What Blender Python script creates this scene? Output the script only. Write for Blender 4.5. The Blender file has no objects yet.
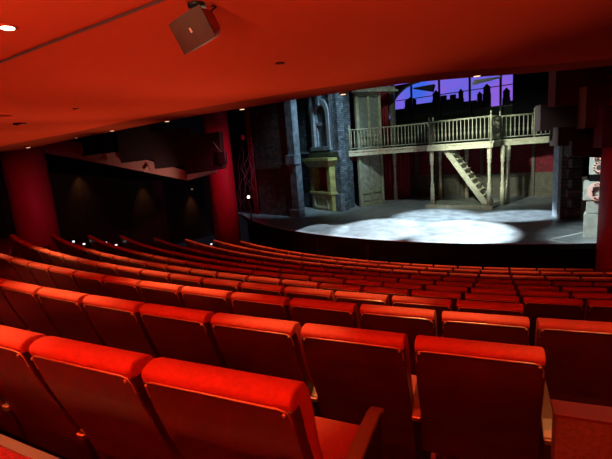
import bpy, bmesh, math, random
from mathutils import Vector, Matrix
random.seed(7)
PI = math.pi
col = bpy.context.scene.collection
scn = bpy.context.scene
R_ = math.radians

# ------------------------------------------------------------------ camera
EYE = 4.15
F_PX, PITCH, ROLL = 418.31, R_(10.872), R_(4.531)
cp, sp, cr, sr = math.cos(PITCH), math.sin(PITCH), math.cos(ROLL), math.sin(ROLL)
FW = Vector((0, cp, -sp)); UP0 = Vector((0, sp, cp)); RT0 = Vector((1, 0, 0))
RT = RT0*cr - UP0*sr; UP = UP0*cr + RT0*sr
cam_d = bpy.data.cameras.new('camera'); cam = bpy.data.objects.new('camera', cam_d); col.objects.link(cam)
cam_d.sensor_width = 36.0; cam_d.lens = F_PX/612*36; cam_d.clip_start = 0.05; cam_d.clip_end = 200
cam.matrix_world = Matrix(((RT.x, UP.x, -FW.x, 0), (RT.y, UP.y, -FW.y, 0), (RT.z, UP.z, -FW.z, EYE), (0, 0, 0, 1)))
scn.camera = cam
scn.view_settings.view_transform = 'Standard'; scn.view_settings.look = 'None'
scn.view_settings.exposure = 0.0; scn.view_settings.gamma = 1.0; scn.view_settings.use_curve_mapping = False
world = bpy.data.worlds.new('world'); scn.world = world; world.use_nodes = True
world.node_tree.nodes['Background'].inputs[0].default_value = (0.012, 0.010, 0.016, 1)
world.node_tree.nodes['Background'].inputs[1].default_value = 0.35

# ------------------------------------------------------------------ frames
CX, CY = 10.07406, 23.34348          # centre of the curved seat rows, on the stage
AX = R_(-39)                          # axis of the house
U = Vector((math.sin(AX), -math.cos(AX))); V = Vector((math.cos(AX), math.sin(AX)))
def W(a, b, z=0.0):                   # a: metres from centre towards the audience, b: towards house right, z: above the floor of the pit
    return Vector((CX + a*U.x + b*V.x, CY + a*U.y + b*V.y, z))
def RP(R, th, z=0.0):                 # ring coordinates about the same centre
    return Vector((CX + R*math.sin(th), CY - R*math.cos(th), z))
def at(x, y, d=None, z=None):         # a point seen in the photograph, at depth d or at height z
    v = FW + RT*((x-306)/F_PX) + UP*((229.5-y)/F_PX)
    t = d/v.y if d is not None else (z-EYE)/v.z
    return Vector((v.x*t, v.y*t, EYE + v.z*t))
def to_px(P):
    v = Vector(P) - Vector((0, 0, EYE)); d = v.dot(FW)
    if d < 0.05: return (-9999, -9999)
    return (306 + F_PX*v.dot(RT)/d, 229.5 - F_PX*v.dot(UP)/d)

# ------------------------------------------------------------------ lights
def aim(o, target):
    d = Vector(target) - o.location
    o.rotation_euler = d.to_track_quat('-Z', 'Y').to_euler()
def spot(name, loc, target, energy, color, size_deg, blend=0.5, radius=0.05):
    l = bpy.data.lights.new(name, 'SPOT'); l.energy = energy; l.color = color
    l.spot_size = R_(size_deg); l.spot_blend = blend; l.shadow_soft_size = radius
    o = bpy.data.objects.new(name, l); col.objects.link(o); o.location = loc; aim(o, target); return o
def point(name, loc, energy, color, radius=0.1):
    l = bpy.data.lights.new(name, 'POINT'); l.energy = energy; l.color = color; l.shadow_soft_size = radius
    o = bpy.data.objects.new(name, l); col.objects.link(o); o.location = loc; return o
WARM = (1.0, 0.74, 0.36); COOL = (0.78, 0.93, 1.0); PINK = (1.0, 0.08, 0.22)
CEIL = EYE + 1.0
# recessed downlights under the balcony, over the rear rows (R, theta, aim R, aim theta, power, cone)
for R, th, R2, th2, e, cone in ((24.9, -28.3, 24.62, -27.9, 58, 48), (24.0, -30.6, 23.66, -30.2, 110, 50), (23.9, -25.6, 23.7, -25.7, 60, 28), (22.9, -29.8, 22.7, -29.8, 130, 50),
                                (23.9, -37.0, 23.4, -36.0, 190, 60), (22.9, -24.0, 22.7, -23.9, 85, 34), (22.0, -34.5, 21.8, -34.5, 120, 60), (22.9, -42.0, 22.3, -41.0, 170, 62),
                                (22.0, -26.3, 21.8, -26.3, 90, 40), (21.6, -42.0, 21.2, -41.0, 110, 60), (23.9, -21.0, 23.2, -21.4, 34, 60), (21.3, -30.5, 21.0, -30.5, 70, 45)):
    spot('downlight_and_fill_lamp', RP(R, R_(th), CEIL-0.03), RP(R2, R_(th2), EYE-2.0), e*2.7, WARM, cone, 1.0, 0.05)
spot('downlight_and_fill_lamp', RP(24.9, R_(-27.5), CEIL-0.03), RP(23.4, R_(-28.5), EYE-1.2), 22, (1.0, 0.4, 0.25), 150, 1.0, 0.06)  # wide weak fill added over the rear rows, not a recessed fitting
# house lights in the high auditorium ceiling over the front rows
for th in (-53, -46, -39, -32, -25, -19):
    spot('house_lamp', RP(14.4, R_(th), EYE+4.5), RP(16.0, R_(th), 0.8), 1500 if th < -20 else 700, (1.0, 0.5, 0.25), 30, 0.5, 0.1)
# unseen fill spots, rear cross aisle and pit, added to brighten the red soffit
for x, y, e in ((-5.0, -0.2, 1150), (-1.6, -1.0, 1150), (2.2, -1.4, 300)):
    spot('soffit_fill', (x, y, EYE-0.45), (x, y, CEIL), e*1.2, (1.0, 0.64, 0.36), 164, 0.6, 0.2)
for th, th2, e in ((-62, -50, 2500), (-48, -38, 1900), (-38, -28, 1500)):
    spot('pit_soffit_fill', RP(13.75, R_(th), EYE-3.75), RP(24.0, R_(th2), CEIL), e, (1.0, 0.66, 0.4), 52, 0.9, 0.1)
# pink wash on the columns
spot('column_wash', (-6.4, 11.0, EYE-1.3), (-8.5, 13.6, EYE-1.2), 70, PINK, 60, 1.0, 0.1)
spot('column_wash', (-1.0, 13.2, EYE+0.4), (-3.1, 16.8, EYE-0.9), 420, PINK, 60, 1.0, 0.1)
spot('column_wash', (3.8, 6.6, EYE+0.6), (6.7, 9.2, EYE-1.2), 30, PINK, 60, 1.0, 0.1)
# stage lighting, hung high in front of and above the stage
spot('stage_profile', W(15.0, 3.5, EYE+6.5), W(9.4, 0.9, EYE-2.9), 26000, COOL, 18, 0.7, 0.05)
spot('stage_profile', W(14.0, -4.0, EYE+6.5), W(8.5, 3.4, EYE-2.9), 26000, COOL, 11, 0.5, 0.05)
spot('stage_profile', W(3.0, 0.5, EYE+7.0), W(11.5, 2.6, EYE-2.9), 30000, COOL, 15, 0.5, 0.05)
spot('stage_profile', W(3.0, -3.0, EYE+7.0), W(11.8, -0.2, EYE-2.9), 24000, COOL, 14, 0.5, 0.05)
spot('stage_profile', W(5.0, -4.0, EYE+6.0), W(13.0, -2.0, EYE-2.9), 7000, COOL, 12, 0.3, 0.05)
spot('stage_flood', W(12.5, 1.5, EYE+7.0), W(6.0, -1.0, EYE-1.2), 1700, (0.85, 1.0, 0.85), 62, 0.8, 0.2)
spot('stage_flood', W(12.5, 1.6, EYE+1.6), W(3.4, 2.2, EYE-1.4), 2500, (0.9, 1.0, 0.8), 42, 0.8, 0.2)
spot('stage_flood', W(12.0, 0.5, EYE+5.5), W(8.6, -5.2, EYE-0.6), 3000, (0.58, 0.85, 1.0), 40, 0.8, 0.2)
spot('pylon_lamp', W(15.0, 2.6, EYE+2.5), W(11.5, 5.9, EYE-1.8), 2600, (0.85, 1.0, 0.95), 30, 0.8, 0.1)

# ------------------------------------------------------------------ materials
def mat(name, color, rough=0.6, metal=0.0, noise=0.0, scale=12, bump=0.0, color2=None, emit=None, estr=0.0, spec=0.5, coat=0.0):
    m = bpy.data.materials.new(name); m.use_nodes = True; nt = m.node_tree; b = nt.nodes['Principled BSDF']
    b.inputs['Base Color'].default_value = (*color, 1); b.inputs['Roughness'].default_value = rough
    b.inputs['Metallic'].default_value = metal; b.inputs['Specular IOR Level'].default_value = spec
    b.inputs['Coat Weight'].default_value = coat
    tc = nt.nodes.new('ShaderNodeTexCoord')
    nz = nt.nodes.new('ShaderNodeTexNoise'); nz.inputs['Scale'].default_value = scale; nz.inputs['Detail'].default_value = 5
    nt.links.new(tc.outputs['Object'], nz.inputs['Vector'])
    if noise or color2:
        c2 = color2 or tuple(max(0, c*(1-noise)) for c in color)
        r = nt.nodes.new('ShaderNodeValToRGB'); r.color_ramp.elements[0].position = 0.35; r.color_ramp.elements[1].position = 0.68
        r.color_ramp.elements[0].color = (*c2, 1); r.color_ramp.elements[1].color = (*color, 1)
        nt.links.new(nz.outputs['Fac'], r.inputs['Fac']); nt.links.new(r.outputs['Color'], b.inputs['Base Color'])
    if bump:
        bp = nt.nodes.new('ShaderNodeBump'); bp.inputs['Strength'].default_value = bump; bp.inputs['Distance'].default_value = 0.02
        nt.links.new(nz.outputs['Fac'], bp.inputs['Height']); nt.links.new(bp.outputs['Normal'], b.inputs['Normal'])
    if emit:
        b.inputs['Emission Color'].default_value = (*emit, 1); b.inputs['Emission Strength'].default_value = estr
    return m
def brick_mat(name, c1, c2, mortar, scale=3.2, bump=0.6):
    m = bpy.data.materials.new(name); m.use_nodes = True; nt = m.node_tree; b = nt.nodes['Principled BSDF']
    uv = nt.nodes.new('ShaderNodeUVMap')
    br = nt.nodes.new('ShaderNodeTexBrick'); br.inputs['Scale'].default_value = scale
    br.inputs['Color1'].default_value = (*c1, 1); br.inputs['Color2'].default_value = (*c2, 1); br.inputs['Mortar'].default_value = (*mortar, 1)
    br.inputs['Mortar Size'].default_value = 0.03; br.inputs['Row Height'].default_value = 0.3; br.inputs['Brick Width'].default_value = 0.8
    nz = nt.nodes.new('ShaderNodeTexNoise'); nz.inputs['Scale'].default_value = 4; nz.inputs['Detail'].default_value = 8
    nt.links.new(uv.outputs['UV'], br.inputs['Vector']); nt.links.new(uv.outputs['UV'], nz.inputs['Vector'])
    mx = nt.nodes.new('ShaderNodeMix'); mx.data_type = 'RGBA'; mx.blend_type = 'MULTIPLY'; mx.inputs[0].default_value = 0.8
    nt.links.new(br.outputs['Color'], mx.inputs[6])
    rp = nt.nodes.new('ShaderNodeValToRGB'); rp.color_ramp.elements[0].position = 0.35; rp.color_ramp.elements[1].position = 0.65
    rp.color_ramp.elements[0].color = (0.25, 0.25, 0.25, 1)
    nt.links.new(nz.outputs['Fac'], rp.inputs['Fac']); nt.links.new(rp.outputs['Color'], mx.inputs[7])
    nt.links.new(mx.outputs[2], b.inputs['Base Color'])
    bp = nt.nodes.new('ShaderNodeBump'); bp.inputs['Strength'].default_value = bump; bp.inputs['Distance'].default_value = 0.03
    nt.links.new(br.outputs['Fac'], bp.inputs['Height']); bp.invert = True
    nt.links.new(bp.outputs['Normal'], b.inputs['Normal']); b.inputs['Roughness'].default_value = 0.7
    return m
M = {}
M['fabric'] = mat('red_wool', (0.45, 0.052, 0.018), 0.8, noise=0.15, scale=60, bump=0.15, spec=0.25)
M['shell'] = mat('maroon_lacquer', (0.062, 0.007, 0.006), 0.33, noise=0.3, scale=5)
M['brass'] = mat('aged_brass', (0.55, 0.38, 0.2), 0.32, 0.9)
M['arm'] = mat('brushed_armrest_metal', (0.30, 0.19, 0.09), 0.38, 0.7)
M['arm_panel'] = mat('dark_side_panel', (0.02, 0.006, 0.006), 0.5)
M['carpet'] = mat('red_carpet', (0.24, 0.010, 0.008), 0.95, noise=0.4, scale=60, bump=0.3, spec=0.1)
M['nosing'] = mat('step_nosing', (0.5, 0.3, 0.2), 0.35, 0.8)
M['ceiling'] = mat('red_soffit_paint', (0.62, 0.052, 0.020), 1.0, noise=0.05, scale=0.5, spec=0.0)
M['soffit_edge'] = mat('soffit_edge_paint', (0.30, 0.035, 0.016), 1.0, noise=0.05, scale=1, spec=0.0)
M['groove'] = mat('dark_groove', (0.10, 0.008, 0.005), 0.8)
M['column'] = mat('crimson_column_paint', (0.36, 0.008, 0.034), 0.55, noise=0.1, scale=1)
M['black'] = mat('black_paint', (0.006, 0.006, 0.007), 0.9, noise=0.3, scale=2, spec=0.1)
M['black_cloth'] = mat('black_drape', (0.006, 0.006, 0.007), 0.95)
M['dark_wall'] = mat('dark_wood_wall', (0.022, 0.012, 0.009), 0.55, noise=0.3, scale=1.5)
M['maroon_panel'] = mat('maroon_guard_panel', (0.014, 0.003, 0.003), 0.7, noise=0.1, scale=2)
M['red_wall'] = mat('crimson_wall_paint', (0.11, 0.006, 0.014), 0.6, noise=0.1, scale=1)
M['rust_wall'] = mat('rust_red_paint', (0.09, 0.014, 0.009), 0.6, noise=0.1, scale=1)
M['pale_ledge'] = mat('rose_beige_ledge', (0.55, 0.27, 0.23), 0.6, noise=0.1, scale=2)
M['speaker'] = mat('speaker_grille', (0.10, 0.035, 0.022), 0.75, noise=0.15, scale=150)
M['speaker_box'] = mat('speaker_cabinet', (0.30, 0.035, 0.018), 0.5, noise=0.05)
M['black_metal'] = mat('black_metal', (0.015, 0.012, 0.012), 0.4, 0.4)
M['white_tag'] = mat('pale_badge', (0.8, 0.5, 0.4), 0.4)
M['lamp_on'] = mat('lit_lamp', (1, 0.9, 0.75), 0.5, emit=(1.0, 0.86, 0.66), estr=6)
M['lamp_dim'] = mat('glowing_lamp', (1, 0.8, 0.6), 0.5, emit=(1.0, 0.6, 0.35), estr=1.6)
M['step_on'] = mat('lit_step_light', (1, 1, 1), 0.5, emit=(0.85, 0.92, 1.0), estr=1.5)
M['blue_on'] = mat('blue_marker_light', (0.1, 0.1, 1), 0.5, emit=(0.15, 0.15, 1.0), estr=1.2)
M['brown'] = mat('brown_fabric_panel', (0.16, 0.085, 0.042), 0.85, noise=0.35, scale=70, bump=0.2)
M['stage_edge'] = mat('pale_stage_edge', (0.42, 0.46, 0.5), 0.5, noise=0.3, scale=3)
M['gold'] = mat('green_gold_paint', (0.42, 0.42, 0.15), 0.45, noise=0.45, scale=5)
M['blue_stone'] = mat('blue_grey_stone', (0.20, 0.26, 0.32), 0.7, noise=0.6, scale=4, bump=0.4)
M['grey_frame'] = mat('blue_grey_frame', (0.30, 0.36, 0.42), 0.6, noise=0.4, scale=6)
M['glass'] = mat('dusty_grey_glass', (0.22, 0.28, 0.28), 0.3, noise=0.5, scale=2)
M['green_wood'] = mat('weathered_green_wood', (0.36, 0.37, 0.25), 0.6, noise=0.4, scale=6)
M['pale_wood'] = mat('pale_weathered_wood', (0.60, 0.58, 0.42), 0.55, noise=0.3, scale=8)
M['rail_wood'] = mat('dull_rail_wood', (0.36, 0.36, 0.25), 0.6, noise=0.4, scale=8)
M['grey_wood'] = mat('grey_green_wood', (0.34, 0.36, 0.30), 0.6, noise=0.45, scale=7)
M['dark_wood'] = mat('dark_wainscot_wood', (0.13, 0.12, 0.085), 0.55, noise=0.4, scale=5)
M['shutter'] = mat('slate_shutter', (0.17, 0.20, 0.17), 0.6, noise=0.3, scale=8)
M['curtain'] = mat('crimson_curtain', (0.30, 0.008, 0.02), 0.85, noise=0.3, scale=4)
M['damask'] = mat('crimson_damask', (0.24, 0.008, 0.02), 0.8, color2=(0.10, 0.004, 0.012), scale=9)
M['brick'] = brick_mat('slate_blue_brick', (0.17, 0.23, 0.29), (0.05, 0.07, 0.09), (0.02, 0.025, 0.03))
M['dark_brick'] = brick_mat('dark_brown_brick', (0.15, 0.09, 0.08), (0.07, 0.05, 0.05), (0.02, 0.02, 0.02), 2.6)
M['silhouette'] = mat('black_cutout', (0.006, 0.006, 0.012), 0.9)
M['hedge'] = mat('dark_green_cutout', (0.012, 0.02, 0.008), 0.9, noise=0.5, scale=5)
M['pylon'] = mat('pale_green_stone', (0.50, 0.58, 0.54), 0.6, noise=0.35, scale=5)
M['letter'] = mat('pale_pink_letter', (0.85, 0.60, 0.54), 0.5)
M['bulb'] = mat('dark_bulb', (0.08, 0.01, 0.01), 0.3)
M['chalk'] = mat('white_floor_tape', (0.45, 0.5, 0.5), 0.8)
M['cable'] = mat('grey_cable', (0.12, 0.14, 0.15), 0.6)
# stage floor: painted paving, checker at the back, worn and damp
m = bpy.data.materials.new('painted_stage_floor'); m.use_nodes = True; nt = m.node_tree; b = nt.nodes['Principled BSDF']
tc = nt.nodes.new('ShaderNodeTexCoord'); mp = nt.nodes.new('ShaderNodeMapping'); mp.inputs['Rotation'].default_value = (0, 0, R_(6))
ck = nt.nodes.new('ShaderNodeTexChecker'); ck.inputs['Scale'].default_value = 1.05
ck.inputs['Color1'].default_value = (0.30, 0.33, 0.34, 1); ck.inputs['Color2'].default_value = (0.05, 0.06, 0.07, 1)
nz = nt.nodes.new('ShaderNodeTexNoise'); nz.inputs['Scale'].default_value = 2.4; nz.inputs['Detail'].default_value = 9; nz.inputs['Roughness'].default_value = 0.7
rp = nt.nodes.new('ShaderNodeValToRGB'); rp.color_ramp.elements[0].position = 0.35; rp.color_ramp.elements[0].color = (0.10, 0.12, 0.14, 1)
rp.color_ramp.elements[1].position = 0.7; rp.color_ramp.elements[1].color = (0.30, 0.34, 0.37, 1)
mx = nt.nodes.new('ShaderNodeMix'); mx.data_type = 'RGBA'
sx = nt.nodes.new('ShaderNodeVectorMath'); sx.operation = 'DISTANCE'; sx.inputs[1].default_value = W(2.0, 1.0, 1.25)
lt = nt.nodes.new('ShaderNodeMath'); lt.operation = 'LESS_THAN'; lt.inputs[1].default_value = 6.6
for a_, b_ in ((tc.outputs['Object'], mp.inputs['Vector']), (mp.outputs['Vector'], ck.inputs['Vector']), (tc.outputs['Object'], nz.inputs['Vector']),
               (nz.outputs['Fac'], rp.inputs['Fac']), (tc.outputs['Object'], sx.inputs[0]), (sx.outputs['Value'], lt.inputs[0]),
               (lt.outputs[0], mx.inputs[0]), (rp.outputs['Color'], mx.inputs[6]), (ck.outputs['Color'], mx.inputs[7]), (mx.outputs[2], b.inputs['Base Color'])):
    nt.links.new(a_, b_)
rr = nt.nodes.new('ShaderNodeMapRange'); rr.inputs[3].default_value = 0.25; rr.inputs[4].default_value = 0.6
nt.links.new(nz.outputs['Fac'], rr.inputs[0]); nt.links.new(rr.outputs[0], b.inputs['Roughness'])
M['stage_floor'] = m
# the lit evening sky cloth seen through the studio window
m = bpy.data.materials.new('backlit_sky_cloth'); m.use_nodes = True; nt = m.node_tree; b = nt.nodes['Principled BSDF']
tc = nt.nodes.new('ShaderNodeTexCoord'); nz = nt.nodes.new('ShaderNodeTexNoise'); nz.inputs['Scale'].default_value = 0.45; nz.inputs['Detail'].default_value = 3
rp = nt.nodes.new('ShaderNodeValToRGB'); rp.color_ramp.elements[0].position = 0.36; rp.color_ramp.elements[0].color = (0.05, 0.14, 0.80, 1)
rp.color_ramp.elements[1].position = 0.6; rp.color_ramp.elements[1].color = (0.27, 0.12, 0.72, 1)
nt.links.new(tc.outputs['Object'], nz.inputs['Vector']); nt.links.new(nz.outputs['Fac'], rp.inputs['Fac'])
nt.links.new(rp.outputs['Color'], b.inputs['Emission Color']); b.inputs['Emission Strength'].default_value = 0.95
b.inputs['Base Color'].default_value = (0.1, 0.1, 0.3, 1)
M['sky'] = m

# ------------------------------------------------------------------ mesh helpers
class MB:
    def __init__(s): s.v = []; s.f = []; s.sm = []
    def add(s, vs, fs, smooth=False):
        n = len(s.v); s.v += [Vector(p) for p in vs]; s.f += [tuple(i+n for i in f) for f in fs]; s.sm += [smooth]*len(fs); return s
    def prism(s, poly, z0, z1):                     # poly: plan points, z0/z1 number or list
        n = len(poly); a = z0 if hasattr(z0, '__len__') else [z0]*n; b = z1 if hasattr(z1, '__len__') else [z1]*n
        vs = [(p[0], p[1], a[i]) for i, p in enumerate(poly)] + [(p[0], p[1], b[i]) for i, p in enumerate(poly)]
        fs = [tuple(range(n-1, -1, -1)), tuple(range(n, 2*n))] + [(i, (i+1) % n, n+(i+1) % n, n+i) for i in range(n)]
        return s.add(vs, fs)
    def box(s, x0, x1, y0, y1, z0, z1): return s.prism([(x0, y0), (x1, y0), (x1, y1), (x0, y1)], z0, z1)
    def abox(s, a0, a1, b0, b1, z0, z1):            # box in the stage frame
        return s.prism([W(a1, b0), W(a1, b1), W(a0, b1), W(a0, b0)], z0, z1)
    def slab(s, P, Q, th, z0, z1, side=1):          # upright slab along a plan line P->Q, thickness th behind it
        P = Vector(P[:2]); Q = Vector(Q[:2]); d = (Q-P).normalized(); n = Vector((-d.y, d.x))*th*side
        return s.prism([P, Q, Q+n, P+n] if side > 0 else [Q, P, P+n, Q+n], z0, z1)
    def extrude(s, prof, x0, x1):                   # profile in (y,z) extruded along x
        n = len(prof); vs = [(x0, *p) for p in prof] + [(x1, *p) for p in prof]
        fs = [tuple(range(n)), tuple(range(2*n-1, n-1, -1))] + [(i, n+i, n+(i+1) % n, (i+1) % n) for i in range(n)]
        return s.add(vs, fs)
    def tube(s, pts, r, n=8, smooth=True):
        pts = [Vector(p) for p in pts]; rs = r if hasattr(r, '__len__') else [r]*len(pts)
        vs = []; fs = []; prev = None
        for i, p in enumerate(pts):
            t = (pts[min(i+1, len(pts)-1)] - pts[max(i-1, 0)]).normalized()
            if prev is None: u = t.orthogonal().normalized()
            else: u = (prev - t*prev.dot(t)).normalized()
            prev = u; w = t.cross(u)
            vs += [p + (u*math.cos(2*PI*k/n) + w*math.sin(2*PI*k/n))*rs[i] for k in range(n)]
        for i in range(len(pts)-1):
            fs += [(i*n+k, i*n+(k+1) % n, (i+1)*n+(k+1) % n, (i+1)*n+k) for k in range(n)]
        fs += [tuple(range(n-1, -1, -1)), tuple((len(pts)-1)*n+k for k in range(n))]
        return s.add(vs, fs, smooth)
    def lathe(s, c, prof, n=24, smooth=True):       # prof: (r,z) from bottom to top
        vs = [(c[0]+r*math.cos(2*PI*k/n), c[1]+r*math.sin(2*PI*k/n), c[2]+z) for r, z in prof for k in range(n)]
        fs = [(i*n+k, i*n+(k+1) % n, (i+1)*n+(k+1) % n, (i+1)*n+k) for i in range(len(prof)-1) for k in range(n)]
        fs += [tuple(range(n-1, -1, -1)), tuple((len(prof)-1)*n+k for k in range(n))]
        return s.add(vs, fs, smooth)
    def sector(s, R0, R1, t0, t1, z0, z1, n=40):
        ang = [t0 + (t1-t0)*i/n for i in range(n+1)]
        vs = []
        for t in ang:
            vs += [RP(R0, t, z0), RP(R1, t, z0), RP(R1, t, z1), RP(R0, t, z1)]
        fs = [(0, 1, 2, 3), (4*n+3, 4*n+2, 4*n+1, 4*n)]
        for i in range(n):
            for k in range(4): fs.append((4*i+k, 4*(i+1)+k, 4*(i+1)+(k+1) % 4, 4*i+(k+1) % 4))
        return s.add(vs, fs)
    def mesh(s, name, origin=(0, 0, 0), bevel=0.0, seg=2, uv=False):
        me = bpy.data.meshes.new(name); o = Vector(origin)
        me.from_pydata([p-o for p in s.v], [], s.f); me.update()
        for p, sm in zip(me.polygons, s.sm): p.use_smooth = sm
        bm = bmesh.new(); bm.from_mesh(me); bmesh.ops.recalc_face_normals(bm, faces=bm.faces)
        if bevel:
            es = [e for e in bm.edges if len(e.link_faces) == 2 and e.calc_face_angle(0) > 0.6]
            bmesh.ops.bevel(bm, geom=es, offset=bevel, segments=seg, profile=0.5, affect='EDGES', clamp_overlap=True)
        if uv:
            l = bm.loops.layers.uv.new('UVMap')
            for f in bm.faces:
                nrm = f.normal; h = Vector((-nrm.y, nrm.x, 0))
                h = h.normalized() if h.length > 1e-4 else Vector((1, 0, 0))
                for lp in f.loops:
                    P = lp.vert.co + o
                    lp[l].uv = (P.dot(h), P.z) if abs(nrm.z) < 0.7 else (P.x, P.y)
        bm.to_mesh(me); bm.free(); return me
    def build(s, name, m, parent=None, bevel=0.0, seg=2, uv=False, origin=None, smooth=False):
        if parent is not None:
            org = parent.matrix_basis.translation.copy(); pp = parent.parent
            while pp is not None: org += pp.matrix_basis.translation; pp = pp.parent
        else:
            if origin is None:
                xs = [p.x for p in s.v]; ys = [p.y for p in s.v]; zs = [p.z for p in s.v]
                origin = ((min(xs)+max(xs))/2, (min(ys)+max(ys))/2, min(zs))
            org = Vector(origin)
        me = s.mesh(name, org, bevel, seg, uv); me.materials.append(M[m])
        if smooth:
            for p in me.polygons: p.use_smooth = True
        o = bpy.data.objects.new(name, me); col.objects.link(o)
        if parent is not None: o.parent = parent
        else: o.location = org
        return o
def tag(o, label, cat, group=None, kind=None):
    if label: o['label'] = label
    if cat: o['category'] = cat
    if group: o['group'] = group
    if kind: o['kind'] = kind
    return o
def thing(name, loc, label, cat, group=None):
    o = bpy.data.objects.new(name, None); col.objects.link(o); o.location = loc; o.empty_display_size = 0.1
    return tag(o, label, cat, group)
def struct(o): o['kind'] = 'structure'; return o
def arc(c, rx, ry, a0, a1, n): return [(c[0]+rx*math.cos(a0+(a1-a0)*i/n), c[1]+ry*math.sin(a0+(a1-a0)*i/n)) for i in range(n+1)]

# ------------------------------------------------------------------ seat rows measured from the photograph
RR = [24.566, 23.66, 22.722, 21.82, 20.91, 20.009, 19.079, 18.131, 17.153, 16.189, 15.219]
HH = [0.656, 0.918, 1.133, 1.392, 1.655, 1.901, 2.148, 2.384, 2.612, 2.817, 3.039]
AA = [-24.44, -22.83, -22.50, -22.56, -22.22, -20.56, -20.31, -20.07, -17.92, -19.47, -16.96]
JL = [1.9, 6.9, 11.06, 12.92, 14.06, 14, 12, 12, 10, 10, 14]        # seat index at which that angle was measured
JR = [2, 7, 12, 13, 16, 99, 99, 99, 99, 99, 99]                     # first index not built on the right
FL = [EYE - h - (1.02 if k < 2 else 1.06) for k, h in enumerate(HH)]
PITCH_S = 0.56
TH_L, TH_R = R_(-66), R_(-5)

# ------------------------------------------------------------------ structure: floor, ceiling, walls
f = MB()
zb = -0.3
f.sector(24.60, 29.5, TH_L, TH_R, zb, EYE-1.06)                      # rear cross aisle
for k in range(11):
    hi = RR[k-1]-0.93+0.06 if k else 24.60
    hi = RR[k]+0.06 if k else 24.60
    lo = RR[k+1]+0.06 if k < 10 else 14.3
    f.sector(lo, hi, TH_L, TH_R, zb, FL[k])
f.sector(13.2, 14.3, TH_L, TH_R, zb, 0.0)
struct(f.build('floor', 'carpet'))
# half-height landing at the head of the right aisle, next to the last rear seat
st = MB().sector(23.86, 24.60, R_(-23.6), R_(-20.4), FL[1], EYE-1.30, 8).build('floor', 'carpet')
struct(st)
n_ = MB().sector(23.845, 23.88, R_(-23.6), R_(-20.4), EYE-1.30, EYE-1.292, 8).build('trim_1', 'nosing'); struct(n_)
n_ = MB().sector(24.59, 24.63, R_(-50), R_(-24.6), EYE-1.06, EYE-1.052, 40).build('trim_2', 'nosing'); struct(n_)

# soffit of the upper balcony
edge = [(-16.5, 15.5, 0.45)]
for x, y, d in ((0, 152.5, 13.2), (25, 149.5, 13.25), (50, 144, 13.3)):
    P = at(x, y, d=d); edge.append((P.x, P.y, P.z-EYE))
for x, y in ((100, 134), (150, 124), (200, 115), (250, 107), (295, 99.5), (340, 92.5), (400, 84), (440, 80), (480, 76.8), (520, 74), (550, 71.5), (585, 68.5), (612, 65.5)):
    P = at(x, y, z=CEIL); edge.append((P.x, P.y, 1.0))
edge += [(6.2, 7.2, 1.0), (9.0, 6.6, 1.0), (12.0, 6.0, 1.0)]
c = MB(); n = len(edge); rings = []
for s_ in (0.0, 0.07, 0.5, 1.0):
    ring = []
    for i, (x, y, z) in enumerate(edge):
        bx = -16.5 + 28.5*i/(n-1); by = -4.5
        zz = z*(1-s_) + 1.0*s_ if s_ < 1 else 1.0
        ring.append(Vector((x*(1-s_)+bx*s_, y*(1-s_)+by*s_, EYE+zz)))
    rings.append(ring)
vs = []; fs = []
for r in rings: vs += r
for q in range(3):
    for i in range(n-1): fs.append((q*n+i, q*n+i+1, (q+1)*n+i+1, (q+1)*n+i))
m0 = len(fs)
up = [v + Vector((0, 0, 0.9)) for v in rings[0]] + [v + Vector((0, 0, 0.9)) for v in rings[-1]]
base = len(vs); vs += up
for i in range(n-1):
    fs.append((i, base+i, base+i+1, i+1)); fs.append((base+i, base+n+i, base+n+i+1, base+i+1))
    fs.append((3*n+i, 3*n+i+1, base+n+i+1, base+n+i))
for i in (0, n-1): fs.append((i, n+i, 2*n+i, 3*n+i, base+n+i, base+i))
ce = c.add(vs, fs).build('ceiling', 'ceiling'); struct(ce)
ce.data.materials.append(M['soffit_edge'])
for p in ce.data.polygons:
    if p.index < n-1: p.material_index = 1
# joint line across the soffit
g = MB(); A = Vector((-6.0, 6.22, CEIL)); B = Vector((1.6, 1.35, CEIL)); d = (B-A).normalized(); nn = Vector((-d.y, d.x, 0))*0.012
g.prism([A-nn, B-nn, B+nn, A+nn], CEIL-0.012, CEIL+0.02); struct(g.build('trim_3', 'groove'))

# walls
wl = MB(); wl.slab(W(26, -13.2), W(8, -12.2), 0.3, -0.3, EYE+4, side=1)
struct(wl.build('wall_left', 'dark_wall'))
wm = MB()
for a_ in (23.2, 21.4, 19.6, 17.8, 16.0, 14.2, 12.4):
    b_ = -13.2 + (26-a_)/18.0
    wm.abox(a_-0.012, a_+0.012, b_-0.01, b_+0.02, 0.2, EYE+3)
struct(wm.build('trim_4', 'black_metal'))
struct(MB().slab(W(26.5, 13.2), W(10.8, 10.5), 0.3, -0.3, EYE+4, side=-1).build('wall_right', 'red_wall'))
struct(MB().box(-17, 13, -4.8, -4.5, 0, EYE+1.9).build('wall_back', 'rust_wall'))
struct(MB().abox(-1.6, -1.3, -16, 16, 0, EYE+9).build('wall_front', 'black'))

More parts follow.
